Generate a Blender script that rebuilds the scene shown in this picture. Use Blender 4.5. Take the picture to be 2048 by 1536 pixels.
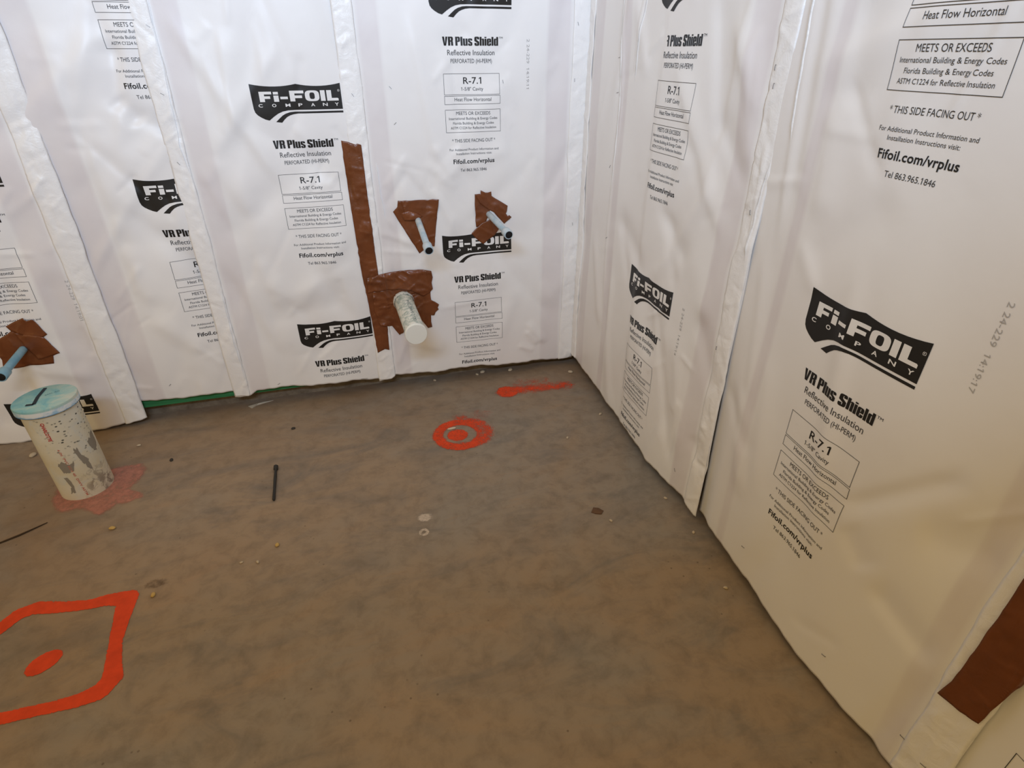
import bpy, bmesh, math, random
import numpy as np
from mathutils import Vector, Matrix, noise

random.seed(7)
rng = np.random.default_rng(11)
for o in list(bpy.data.objects):
    bpy.data.objects.remove(o, do_unlink=True)
scene = bpy.context.scene
COL = scene.collection

# ------------------------------------------------------------------ camera
YAW, PITCH = 0.28277, 0.52189
cam_d = bpy.data.cameras.new('camera')
cam = bpy.data.objects.new('camera', cam_d)
COL.objects.link(cam)
fw = Vector((math.sin(YAW)*math.cos(PITCH), math.cos(YAW)*math.cos(PITCH), -math.sin(PITCH)))
rt = Vector((math.cos(YAW), -math.sin(YAW), 0))
up = rt.cross(fw)
cam.matrix_world = Matrix(((rt.x, up.x, -fw.x, -1.09558), (rt.y, up.y, -fw.y, -2.62184),
                           (rt.z, up.z, -fw.z, 1.5), (0, 0, 0, 1)))
cam_d.sensor_fit = 'HORIZONTAL'
cam_d.sensor_width = 36
cam_d.lens = 36*1155.58/2048
cam_d.clip_start = 0.02
scene.camera = cam

# ------------------------------------------------------------------ light
world = bpy.data.worlds.new('world')
scene.world = world
world.use_nodes = True
bg = world.node_tree.nodes['Background']
bg.inputs['Color'].default_value = (1.0, 0.70, 0.32, 1)
bg.inputs['Strength'].default_value = 0.66


def area(name, loc, target, size, power, color):
    d = bpy.data.lights.new(name, 'AREA')
    d.shape = 'RECTANGLE'
    d.size, d.size_y = size
    d.energy = power
    d.color = color
    o = bpy.data.objects.new(name, d)
    COL.objects.link(o)
    o.location = loc
    o.rotation_euler = (Vector(target)-Vector(loc)).to_track_quat('-Z', 'Y').to_euler()
    return o


area('daylight', (-1.6, -3.4, 2.7), (-1.1, 0, 5.4), (1.3, 0.8), 192, (0.565, 0.75, 1.03))

scene.view_settings.view_transform = 'Standard'
scene.view_settings.look = 'None'
scene.view_settings.gamma = 1
scene.view_settings.use_curve_mapping = False
scene.view_settings.exposure = 0.0


# ------------------------------------------------------------------ helpers
def srgb(r, g, b):
    f = lambda c: (c/255/12.92) if c/255 <= 0.04045 else ((c/255+0.055)/1.055)**2.4
    return (f(r), f(g), f(b), 1)


def mat(name, color, rough=0.6, spec=0.3):
    m = bpy.data.materials.new(name)
    m.use_nodes = True
    b = m.node_tree.nodes['Principled BSDF']
    b.inputs['Base Color'].default_value = color
    b.inputs['Roughness'].default_value = rough
    b.inputs['Specular IOR Level'].default_value = spec
    return m


class NT:
    """small node-tree builder"""
    def __init__(self, m):
        self.t = m.node_tree
        self.b = self.t.nodes['Principled BSDF']

    def n(self, kind, **kw):
        nd = self.t.nodes.new(kind)
        for k, v in kw.items():
            if k in nd.inputs:
                nd.inputs[k].default_value = v
            else:
                setattr(nd, k, v)
        return nd

    def l(self, a, b):
        self.t.links.new(a, b)

    def noise(self, scale, detail=4, rough=0.55, vec=None, dist=0.0):
        nd = self.n('ShaderNodeTexNoise')
        nd.inputs['Scale'].default_value = scale
        nd.inputs['Detail'].default_value = detail
        nd.inputs['Roughness'].default_value = rough
        nd.inputs['Distortion'].default_value = dist
        if vec is not None:
            self.l(vec, nd.inputs['Vector'])
        return nd.outputs['Fac']

    def ramp(self, fac, stops):
        nd = self.n('ShaderNodeValToRGB')
        e = nd.color_ramp.elements
        while len(e) < len(stops):
            e.new(0.5)
        for i, (p, c) in enumerate(stops):
            e[i].position = p
            e[i].color = c if not isinstance(c, (int, float)) else (c, c, c, 1)
        self.l(fac, nd.inputs['Fac'])
        return nd.outputs['Color']

    def mix(self, fac, a, b, mode='MIX'):
        nd = self.n('ShaderNodeMix', data_type='RGBA', blend_type=mode)
        for s, v in ((0, fac), (6, a), (7, b)):
            if hasattr(v, 'is_output') or isinstance(v, bpy.types.NodeSocket):
                self.l(v, nd.inputs[s])
            else:
                nd.inputs[s].default_value = v
        return nd.outputs[2]

    def math(self, op, a, b=0.0, clamp=False):
        nd = self.n('ShaderNodeMath', operation=op, use_clamp=clamp)
        for s, v in ((0, a), (1, b)):
            if isinstance(v, bpy.types.NodeSocket):
                self.l(v, nd.inputs[s])
            else:
                nd.inputs[s].default_value = v
        return nd.outputs[0]

    def objco(self):
        return self.n('ShaderNodeTexCoord').outputs['Object']

    def scaled(self, vec, s):
        nd = self.n('ShaderNodeMapping')
        nd.inputs['Scale'].default_value = s
        self.l(vec, nd.inputs['Vector'])
        return nd.outputs['Vector']

    def bump(self, h, strength=0.3, dist=0.01):
        nd = self.n('ShaderNodeBump')
        nd.inputs['Strength'].default_value = strength
        nd.inputs['Distance'].default_value = dist
        self.l(h, nd.inputs['Height'])
        self.l(nd.outputs['Normal'], self.b.inputs['Normal'])

    def base(self, c):
        self.l(c, self.b.inputs['Base Color'])

    def attr(self, name):
        return self.n('ShaderNodeAttribute', attribute_name=name).outputs['Fac']


def obj_from(name, verts, faces, m, smooth=True):
    me = bpy.data.meshes.new(name)
    me.from_pydata([tuple(v) for v in verts], [], [tuple(f) for f in faces])
    me.materials.append(m)
    if smooth:
        me.polygons.foreach_set('use_smooth', [True]*len(me.polygons))
    o = bpy.data.objects.new(name, me)
    COL.objects.link(o)
    return o


def child(o, parent):
    """keep world-space vertices: every empty used here is unrotated"""
    o.parent = parent
    if parent.parent is None:
        o.matrix_parent_inverse = Matrix.Translation(-parent.location)
    return o


def add(name, verts, faces, m, parent=None, smooth=True):
    o = obj_from(name, verts, faces, m, smooth)
    if parent:
        child(o, parent)
    return o


def from_bm(name, bm, m, parent=None, smooth=True):
    me = bpy.data.meshes.new(name)
    bm.to_mesh(me)
    bm.free()
    me.materials.append(m)
    if smooth:
        me.polygons.foreach_set('use_smooth', [True]*len(me.polygons))
    o = bpy.data.objects.new(name, me)
    COL.objects.link(o)
    if parent:
        child(o, parent)
    return o


def tag(o, label, cat, group=None, kind=None):
    o['label'] = label
    o['category'] = cat
    if group:
        o['group'] = group
    if kind:
        o['kind'] = kind
    return o


def thing(name, loc, label, cat, group=None):
    o = bpy.data.objects.new(name, None)
    o.empty_display_size = 0.05
    COL.objects.link(o)
    o.location = loc
    return tag(o, label, cat, group)


def struct(o):
    o['kind'] = 'structure'
    return o


def box_verts(x0, x1, y0, y1, z0, z1):
    v = [(x, y, z) for z in (z0, z1) for y in (y0, y1) for x in (x0, x1)]
    f = [(0, 2, 3, 1), (4, 5, 7, 6), (0, 1, 5, 4), (2, 6, 7, 3), (0, 4, 6, 2), (1, 3, 7, 5)]
    return v, f


def lathe(axis_pts, radii, m, name, parent=None, seg=40, smooth=True, wob=0.0, close=(False, False)):
    """rings of given radii along a list of points"""
    v, f = [], []
    pts = [Vector(p) for p in axis_pts]
    ax = (pts[-1]-pts[0]).normalized() if (pts[-1]-pts[0]).length > 1e-6 else Vector((0, 0, 1))
    ref = Vector((0, 0, 1)) if abs(ax.z) < 0.8 else Vector((1, 0, 0))
    e1 = ax.cross(ref).normalized()
    e2 = ax.cross(e1)
    for i, (p, r) in enumerate(zip(pts, radii)):
        for k in range(seg):
            a = 2*math.pi*k/seg
            rr = r*(1+wob*math.sin(5*a+i))
            v.append(p+e1*(rr*math.cos(a))+e2*(rr*math.sin(a)))
    for i in range(len(pts)-1):
        for k in range(seg):
            a, b = i*seg+k, i*seg+(k+1) % seg
            f.append((a, b, b+seg, a+seg))
    if close[0]:
        f.append(tuple(reversed(range(seg))))
    if close[1]:
        f.append(tuple((len(pts)-1)*seg+k for k in range(seg)))
    return add(name, v, f, m, parent, smooth)


def auto_smooth(o, ang=35):
    me = o.data
    bm = bmesh.new()
    bm.from_mesh(me)
    bmesh.ops.recalc_face_normals(bm, faces=bm.faces)
    for e in bm.edges:
        if len(e.link_faces) == 2 and e.calc_face_angle(0) > math.radians(ang):
            e.smooth = False
    bm.to_mesh(me)
    bm.free()
    return o


# ------------------------------------------------------------------ materials
def make_sheet_mat():
    m = mat('insulation_facer', (0.8, 0.8, 0.8, 1), 0.42, 0.35)
    t = NT(m)
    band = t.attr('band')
    c = t.objco()
    n1 = t.noise(3.0, 3, 0.5, c)
    white = t.mix(t.ramp(n1, [(0.3, 0.0), (0.7, 1.0)]), (0.815, 0.805, 0.80, 1), (0.85, 0.85, 0.845, 1))
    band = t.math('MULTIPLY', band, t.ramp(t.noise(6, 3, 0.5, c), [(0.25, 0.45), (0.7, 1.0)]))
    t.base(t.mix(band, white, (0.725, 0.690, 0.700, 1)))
    fine = t.noise(38, 5, 0.6, c, 0.6)
    coarse = t.noise(9, 3, 0.5, c, 0.4)
    h = t.math('ADD', t.math('MULTIPLY', fine, 0.10), t.math('MULTIPLY', coarse, 0.55))
    t.bump(h, 0.22, 0.012)
    return m


def make_flange_mat():
    m = mat('insulation_flange', (0.86, 0.86, 0.855, 1), 0.36, 0.45)
    t = NT(m)
    c = t.objco()
    h = t.noise(30, 5, 0.65, c, 1.0)
    t.bump(h, 0.30, 0.008)
    return m


def make_concrete():
    m = mat('concrete_slab', srgb(150, 130, 108), 0.72, 0.22)
    t = NT(m)
    c = t.objco()
    big = t.noise(0.9, 5, 0.6, c, 0.8)
    mid = t.noise(3.2, 6, 0.62, t.scaled(c, (0.7, 1.6, 1)), 1.4)
    sm = t.noise(16, 6, 0.65, c, 0.3)
    col = t.mix(t.ramp(big, [(0.40, 0.0), (0.60, 1.0)]), (0.315, 0.235, 0.162, 1), (0.270, 0.238, 0.198, 1))
    col = t.mix(t.ramp(mid, [(0.50, 0.0), (0.72, 0.75)]), col, (0.182, 0.160, 0.140, 1))
    col = t.mix(t.ramp(mid, [(0.24, 0.75), (0.42, 0.0)]), col, (0.335, 0.232, 0.150, 1))
    col = t.mix(t.ramp(sm, [(0.3, 0.45), (0.55, 0.0)]), col, (0.135, 0.104, 0.078, 1))
    col = t.mix(t.ramp(sm, [(0.60, 0.0), (0.8, 0.35)]), col, (0.36, 0.29, 0.22, 1))
    # reddish dirt washed along the two walls
    sep = t.n('ShaderNodeSeparateXYZ')
    t.l(c, sep.inputs[0])
    dl = t.math('MULTIPLY', t.math('ADD', sep.outputs['Y'], 0.55), 1.3, True)
    dr = t.math('MULTIPLY', t.math('SUBTRACT', -1.9, sep.outputs['X']), 1.4, True)
    dirt = t.math('MULTIPLY', t.math('MAXIMUM', dl, dr), t.ramp(t.noise(2.1, 4, 0.6, c), [(0.35, 0.1), (0.65, 0.85)]))
    col = t.mix(dirt, col, (0.225, 0.135, 0.070, 1))
    # small dark pits and light specks
    v = t.n('ShaderNodeTexVoronoi')
    v.inputs['Scale'].default_value = 26
    t.l(c, v.inputs['Vector'])
    gate = t.ramp(t.noise(4, 2, 0.5, c), [(0.55, 0.0), (0.62, 1.0)])
    pit = t.math('MULTIPLY', t.ramp(v.outputs['Distance'], [(0.05, 1.0), (0.11, 0.0)]), gate)
    col = t.mix(t.math('MULTIPLY', pit, 0.6), col, (0.09, 0.062, 0.045, 1))
    t.base(col)
    h = t.math('ADD', t.math('MULTIPLY', sm, 0.5), t.math('MULTIPLY', mid, 1.0))
    t.bump(h, 0.35, 0.01)
    return m


def make_block():
    m = mat('block_wall', srgb(120, 108, 90), 0.85, 0.1)
    t = NT(m)
    c = t.objco()
    t.base(t.ramp(t.noise(14, 6, 0.65, c), [(0.3, (0.13, 0.10, 0.07, 1)), (0.7, (0.27, 0.225, 0.17, 1))]))
    t.bump(t.noise(45, 4, 0.6, c), 0.5, 0.01)
    return m


def make_tape():
    m = mat('brown_tape', (0.25, 0.075, 0.024, 1), 0.33, 0.45)
    t = NT(m)
    c = t.objco()
    n = t.noise(11, 4, 0.55, c, 0.5)
    t.base(t.ramp(n, [(0.3, (0.130, 0.038, 0.012, 1)), (0.7, (0.185, 0.057, 0.019, 1))]))
    t.bump(t.noise(16, 3, 0.5, c, 0.8), 0.25, 0.010)
    return m


def make_paint(name, col, soft=0.25, amount=1.0, scale=160, grain=1.6):
    m = mat(name, col, 0.6, 0.2)
    t = NT(m)
    c = t.objco()
    d = t.attr('coverage')
    n = t.math('ADD', t.math('MULTIPLY', t.noise(scale, 4, 0.7, c), 0.65), t.math('MULTIPLY', t.noise(30, 4, 0.6, c), 0.35))
    n = t.math('ADD', t.math('MULTIPLY', t.math('SUBTRACT', n, 0.5), grain), 0.5)
    x = t.math('MULTIPLY', t.math('SUBTRACT', t.math('ADD', d, n), 0.92), 1/soft, True)
    x = t.math('MULTIPLY', x, amount)
    tr = t.n('ShaderNodeBsdfTransparent')
    mx = t.n('ShaderNodeMixShader')
    t.l(x, mx.inputs[0])
    t.l(tr.outputs[0], mx.inputs[1])
    t.l(t.b.outputs[0], mx.inputs[2])
    out = t.t.nodes['Material Output']
    t.l(mx.outputs[0], out.inputs['Surface'])
    shade = t.ramp(t.noise(22, 4, 0.6, c), [(0.3, tuple(v*0.78 for v in col[:3])+(1,)), (0.7, col)])
    t.base(shade)
    return m


M_SHEET = make_sheet_mat()
M_FLANGE = make_flange_mat()
M_FLOOR = make_concrete()
M_BLOCK = make_block()
M_TAPE = make_tape()
M_INK = mat('black_ink', (0.016, 0.015, 0.014, 1), 0.45, 0.35)
M_TEXT = mat('grey_ink', (0.055, 0.052, 0.05, 1), 0.6, 0.2)
M_DATE = mat('faint_ink', (0.44, 0.43, 0.42, 1), 0.6, 0.2)
M_WHITE = mat('reversed_lettering', (0.80, 0.80, 0.79, 1), 0.45, 0.3)
M_STAPLE = mat('staple_steel', (0.33, 0.33, 0.34, 1), 0.35, 0.6)
M_STAPLE.node_tree.nodes['Principled BSDF'].inputs['Metallic'].default_value = 0.8
M_GREEN = mat('green_treated_wood', (0.035, 0.20, 0.075, 1), 0.7, 0.2)
_t = NT(M_GREEN)
_t.base(_t.ramp(_t.noise(9, 5, 0.6, _t.scaled(_t.objco(), (1, 1, 9))), [(0.3, (0.028, 0.16, 0.06, 1)), (0.7, (0.05, 0.25, 0.10, 1))]))

# ------------------------------------------------------------------ room
WY, WX = 0.085, 0.060       # block faces behind the sheets


def grid_plane(x0, x1, y0, y1, step):
    nx, ny = int((x1-x0)/step)+1, int((y1-y0)/step)+1
    xs, ys = np.linspace(x0, x1, nx), np.linspace(y0, y1, ny)
    v = [(x, y, 0.0) for y in ys for x in xs]
    f = [(j*nx+i, j*nx+i+1, (j+1)*nx+i+1, (j+1)*nx+i) for j in range(ny-1) for i in range(nx-1)]
    return v, f


v, f = grid_plane(-7.0, WX+0.2, -7.0, WY+0.2, 0.4)
struct(add('floor', v, f, M_FLOOR, None, False))
v, f = box_verts(-7.0, WX+0.2, WY, WY+0.2, -0.02, 2.5)
struct(add('wall_left', v, f, M_BLOCK, None, False))
v, f = box_verts(WX, WX+0.2, -7.0, WY, -0.02, 2.5)
struct(add('wall_right', v, f, M_BLOCK, None, False))
v, f = box_verts(-7.0, 0.03, 0.030, 0.05, 0.070, 0.17)
struct(add('trim_1', v, f, M_GREEN, None, False))
v, f = box_verts(0.025, 0.045, -4.0, -1.45, 0.03, 0.12)
struct(add('trim_2', v, f, M_GREEN, None, False))


# ------------------------------------------------------------------ crinkled surface of the sheets
def ridge(u, z, R):
    """one soft crease: segment, two side widths, height"""
    u0, z0, u1, z1, w1, w2, a = R
    L = math.hypot(u1-u0, z1-z0)
    du, dz = (u1-u0)/L, (z1-z0)/L
    s = (u-u0)*du+(z-z0)*dz
    d = -(u-u0)*dz+(z-z0)*du
    end = np.clip(np.minimum(s, L-s)/(0.30*L)+0.4, 0, 1)
    end = end*end*(3-2*end)
    w = np.where(d < 0, w1, w2)
    return a*end*np.exp(-(d/w)**2)


def rand_ridges(n, u0, u1, z0, z1, ln, wd, amp, ang, spread, r):
    out = []
    for _ in range(n):
        cu, cz = r.uniform(u0, u1), r.uniform(z0, z1)
        L = r.uniform(*ln)
        th = math.radians(ang+r.normal(0, spread))
        hu, hz = math.cos(th)*L/2, math.sin(th)*L/2
        a = r.uniform(*amp)*r.choice([-1, 1])
        w = r.uniform(*wd)
        out.append((cu-hu, cz-hz, cu+hu, cz+hz, w, w*r.uniform(0.5, 1.6), a))
    return out


def interp(pts):
    a = np.array(pts)
    return lambda u: np.interp(u, a[:, 0], a[:, 1])


ZTOP = 2.4


class Sheet:
    def __init__(s, wall, u0, u1, label, bottom, flanges, bands, pillow, bulge=None, lift=0.0, seed=0,
                 n_big=24, n_small=30, extra=(), ang=80):
        s.wall, s.u0, s.u1 = wall, u0, u1
        s.bottom = interp(bottom)
        s.flanges, s.bands, s.pillow, s.bulge, s.lift = flanges, bands, pillow, bulge, lift
        r = np.random.default_rng(seed)
        s.R = rand_ridges(n_big, u0+.08, u1-.08, 0.05, 2.0, (.25, .7), (.025, .065), (.003, .0085), ang, 26, r)
        s.R += rand_ridges(n_small, u0+.05, u1-.05, 0.05, 2.0, (.06, .22), (.009, .020), (.0010, .0034), ang-25, 45, r)
        s.R += list(extra)
        s.F = {}
        for k, (a, b, on) in enumerate(flanges):
            s.F[k] = rand_ridges(110, a, b, 0.0, 2.2, (.03, .12), (.005, .012), (.0006, .0022), 75, 45, r)
        s.ph = r.uniform(0, 6.28, 6)

    def d(s, u, z):
        u = np.asarray(u, float)
        z = np.asarray(z, float)
        t = np.clip((u-s.u0)/(s.u1-s.u0), 0, 1)
        o = s.pillow*np.sin(np.pi*t)**0.8-s.pillow*0.5+s.lift
        o = o+0.0022*np.sin(u*9+z*2.3+s.ph[0])*np.sin(z*5.1+s.ph[1])+0.0014*np.sin(u*21+s.ph[2]+z*3)*np.sin(z*8+s.ph[3])
        if s.bulge:
            for (bu, bw1, bw2, bz0, bz1, ba) in s.bulge:
                w = np.where(u < bu, bw1, bw2)
                zz = np.clip((bz1-z)/(bz1-bz0), 0, 1)
                zz = zz*zz*(3-2*zz)
                o = o+ba*np.exp(-((u-bu)/w)**2)*zz
        for R in s.R:
            o = o+ridge(u, z, R)
        return o

    def fl(s, k, u, z):
        a, b, on = s.flanges[k]
        t = np.clip((np.asarray(u)-a)/(b-a), 0, 1)
        o = s.d(u, z)+.0010+(on-.0010)*np.clip(np.minimum(t, 1-t)/.22, 0, 1)
        for R in s.F[k]:
            o = o+ridge(u, z, R)
        t = (np.asarray(u)-a)/(b-a)
        return o+0.0022*np.exp(-((t-0.93)/0.05)**2)+0.0016*np.exp(-((t-0.08)/0.06)**2)+0.0012*np.exp(-((t-0.5)/0.05)**2)

    def top(s, u, z):
        u = np.asarray(u, float)
        z = np.asarray(z, float)
        o = np.where((u >= s.u0) & (u <= s.u1), s.d(u, z), -1.0)
        for k, (a, b, on) in enumerate(s.flanges):
            o = np.where((u >= a) & (u <= b), s.fl(k, u, z), o)
        return o

    def pt(s, u, z, d):
        u, z, d = np.asarray(u), np.asarray(z), np.asarray(d)
        if s.wall == 'L':
            return np.stack([u, -d, z], -1)
        return np.stack([-d, -u, z], -1)


def P(wall, u, z, d):
    return (u, -d, z) if wall == 'L' else (-d, -u, z)


def edge_jag(u, seed, a=0.004):
    return a*(np.sin(u*17+seed)+0.6*np.sin(u*41+2*seed)+0.35*np.sin(u*113+seed*3))*0.8


def grid_mesh(name, s, a, b, fn, m, parent, step=0.008, bands=(), jagged_sides=0.0, seed=0.0):
    nu = max(4, int((b-a)/step))+1
    us = np.linspace(a, b, nu)
    nz = int(ZTOP/step)+1
    tz = np.linspace(0, 1, nz)
    U, T = np.meshgrid(us, tz)
    zb = s.bottom(us)+edge_jag(us, seed)
    Z = zb[None, :]+(ZTOP-zb[None, :])*T
    if jagged_sides:
        k = np.clip(np.abs((U-a)/(b-a)-0.5)*2, 0, 1)**2*np.sign(U-(a+b)/2)
        U = U+k*jagged_sides*(np.sin(Z*11+seed)+0.5*np.sin(Z*29+seed*2)+0.25*np.sin(Z*70))
    D = fn(U, Z)
    V = s.pt(U, Z, D).reshape(-1, 3)
    i, j = np.meshgrid(np.arange(nu-1), np.arange(nz-1))
    q = (j*nu+i).ravel()
    F = np.stack([q, q+1, q+nu+1, q+nu], -1)
    o = add(name, V, F, m, parent)
    bb = np.zeros(U.shape)
    for (c0, c1) in bands:
        e = 0.012
        bb = np.maximum(bb, np.clip((U-c0)/e, 0, 1)*np.clip((c1-U)/e, 0, 1))
    at = o.data.attributes.new('band', 'FLOAT', 'POINT')
    at.data.foreach_set('value', bb.ravel().astype(np.float32))
    md = o.modifiers.new('film', 'SOLIDIFY')
    md.thickness = 0.0012
    md.offset = -1
    return o


# ------------------------------------------------------------------ lettering
_tc = {}


def text_mesh(txt, bold=0.0):
    k = (txt, bold)
    if k in _tc:
        return _tc[k]
    cu = bpy.data.curves.new('lettering', 'FONT')
    cu.body = txt
    cu.size = 1
    cu.resolution_u = 3
    cu.offset = bold
    cu.space_character = 1+bold*2.2
    ob = bpy.data.objects.new('lettering', cu)
    COL.objects.link(ob)
    bpy.context.view_layer.update()
    me = bpy.data.meshes.new_from_object(ob.evaluated_get(bpy.context.evaluated_depsgraph_get()))
    v = np.array([q.co[:2] for q in me.vertices])
    f = [tuple(p.vertices) for p in me.polygons]
    bpy.data.objects.remove(ob)
    bpy.data.curves.remove(cu)
    bpy.data.meshes.remove(me)
    _tc[k] = (v, f)
    return v, f


CAP = None


def cap_h():
    global CAP
    if CAP is None:
        CAP = text_mesh('H')[0][:, 1].max()
    return CAP


def numeral_flags(txt, bold):
    """the up-stroke of every figure 1"""
    out = []
    one = text_mesh('1', bold)[0]
    st = one[:, 0].max()-one[:, 0].min()
    for i, ch in enumerate(txt):
        if ch == '1':
            xr = text_mesh(txt[:i+1], bold)[0][:, 0].max()
            xl, c = xr-st, one[:, 1].max()
            out.append([(xl+.01, c), (xl-.13, c-.11), (xl-.13, c-.11-st*.9), (xl+.01, c-st*1.0)])
    return out


class Geo:
    """2-D triangles gathered in sheet coordinates"""
    def __init__(s):
        s.v, s.f = [], []

    def text(s, txt, x0, x1, base, cap, bold=0.0, rot=False):
        v, f = text_mesh(txt, bold)
        mn, mx = v[:, 0].min(), v[:, 0].max()
        sx = (x1-x0)/(mx-mn)
        sy = cap/cap_h()
        n = len(s.v)
        for x, y in v:
            s.v.append((x0+(x-mn)*sx, base+y*sy))
        s.f += [tuple(i+n for i in q) for q in f]
        for q in numeral_flags(txt, bold):
            k = len(s.v)
            s.v += [(x0+(x-mn)*sx, base+y*sy) for x, y in q]
            s.f.append((k, k+1, k+2, k+3))

    def vtext(s, txt, x, z0, z1, cap, bold=0.0):
        """reading downwards"""
        v, f = text_mesh(txt, bold)
        mn, mx = v[:, 0].min(), v[:, 0].max()
        sx = (z0-z1)/(mx-mn)
        sy = cap/cap_h()
        n = len(s.v)
        for a, b in v:
            s.v.append((x+b*sy, z0-(a-mn)*sx))
        s.f += [tuple(i+n for i in q) for q in f]
        for q in numeral_flags(txt, bold):
            k = len(s.v)
            s.v += [(x+b*sy, z0-(a-mn)*sx) for a, b in q]
            s.f.append((k, k+1, k+2, k+3))

    def line(s, x0, y0, x1, y1, w):
        L = math.hypot(x1-x0, y1-y0)
        k = max(1, int(L/0.008))
        nx, ny = -(y1-y0)/L*w/2, (x1-x0)/L*w/2
        n = len(s.v)
        for i in range(k+1):
            t = i/k
            x, y = x0+(x1-x0)*t, y0+(y1-y0)*t
            s.v += [(x-nx, y-ny), (x+nx, y+ny)]
        s.f += [(n+2*i, n+2*i+2, n+2*i+3, n+2*i+1) for i in range(k)]

    def rect(s, x0, y0, x1, y1, w=0.0013):
        for a in ((x0-w/2, y0, x1+w/2, y0), (x1, y0, x1, y1), (x1+w/2, y1, x0-w/2, y1), (x0, y1, x0, y0)):
            s.line(*a, w)

    def poly(s, pts, fine=0.008):
        bm = bmesh.new()
        bm.faces.new([bm.verts.new((x, y, 0)) for x, y in pts])
        refine(bm, fine)
        n = len(s.v)
        bm.verts.index_update()
        s.v += [(q.co.x, q.co.y) for q in bm.verts]
        s.f += [tuple(w.index+n for w in q.verts) for q in bm.faces]
        bm.free()


def refine(bm, L):
    bm.normal_update()
    bmesh.ops.triangulate(bm, faces=bm.faces)
    for f in bm.faces:
        if f.normal.z < 0:
            f.normal_flip()
    for _ in range(9):
        bmesh.ops.subdivide_edges(bm, edges=[], cuts=1)
        le = [e for e in bm.edges if e.calc_length() > L]
        if not le:
            break
        bmesh.ops.subdivide_edges(bm, edges=le, cuts=1, use_grid_fill=False)
        bmesh.ops.triangulate(bm, faces=[f for f in bm.faces if len(f.verts) > 3])


def smooth_poly(pts, closed=True, k=4):
    out = []
    n = len(pts)
    for i in range(n):
        p0, p1, p2, p3 = (np.array(pts[(i+j-1) % n]) for j in range(4))
        for t in np.linspace(0, 1, k, endpoint=False):
            out.append(tuple(0.5*((2*p1)+(-p0+p2)*t+(2*p0-5*p1+4*p2-p3)*t*t+(-p0+3*p1-3*p2+p3)*t**3)))
    return out


# shield emblem, drawn in a 0.33 m wide frame from its upper-left tip
def arc(p, q, sag, n=10):
    (x0, y0), (x1, y1) = p, q
    return [(x0+(x1-x0)*t, y0+(y1-y0)*t-sag*4*t*(1-t)) for t in np.linspace(0, 1, n)]


SHIELD = (arc((0, 0), (.166, -.0015), .0085) + arc((.166, -.0015), (.331, 0), .0085)[1:] +
          [(.331, -.0915), (.150, -.0915), (.124, -.0925), (.104, -.096), (.086, -.103), (.070, -.1125), (.050, -.1265)] +
          [(.036, -.1225), (.022, -.115), (.011, -.107), (.004, -.098), (.001, -.085)])
SWOOSH = [(.331, -.0975), (.331, -.1045), (.160, -.1045), (.142, -.1065), (.128, -.1105), (.117, -.1155), (.106, -.124), (.0945, -.1355),
          (.073, -.1325), (.088, -.120), (.101, -.110), (.113, -.104), (.130, -.0990), (.148, -.0975)]


def letter_F(x, w, top=-.0245, bot=-.0615, st=.018):
    h = top-bot
    return [(x, bot), (x+st, bot), (x+st, bot+h*.30), (x+w*.86, bot+h*.30), (x+w*.86, bot+h*.55), (x+st, bot+h*.55),
            (x+st, bot+h*.74), (x+w, bot+h*.74), (x+w, top), (x, top)]


LOGO_LETTERS = [letter_F(.029, .045, -.0265), [(.080, -.0615), (.098, -.0615), (.098, -.0400), (.080, -.0400)],
                [(.080, -.0365), (.098, -.0365), (.098, -.0275), (.080, -.0275)],
                [(.104, -.0530), (.131, -.0530), (.131, -.0445), (.104, -.0445)],
                letter_F(.139, .052),
                [(.2525, -.0615), (.270, -.0615), (.270, -.0245), (.2525, -.0245)],
                [(.276, -.0615), (.319, -.0615), (.319, -.0540), (.316, -.0520), (.294, -.0520), (.294, -.0245), (.276, -.0245)]]


def o_ring(g, cx, cy, rx, ry, ix, iy, n=28):
    k = len(g.v)
    for i in range(n):
        a = 2*math.pi*i/n
        c, s_ = math.cos(a), math.sin(a)
        e = lambda v: math.copysign(abs(v)**0.62, v)
        g.v += [(cx+ix*e(c), cy+iy*e(s_)), (cx+rx*e(c), cy+ry*e(s_))]
    g.f += [(k+2*i, k+2*i+1, k+2*((i+1) % n)+1, k+2*((i+1) % n)) for i in range(n)]


def rc(x0, y0, x1, y1):
    return [(x0, y0), (x1, y0), (x1, y1), (x0, y1)]


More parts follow.
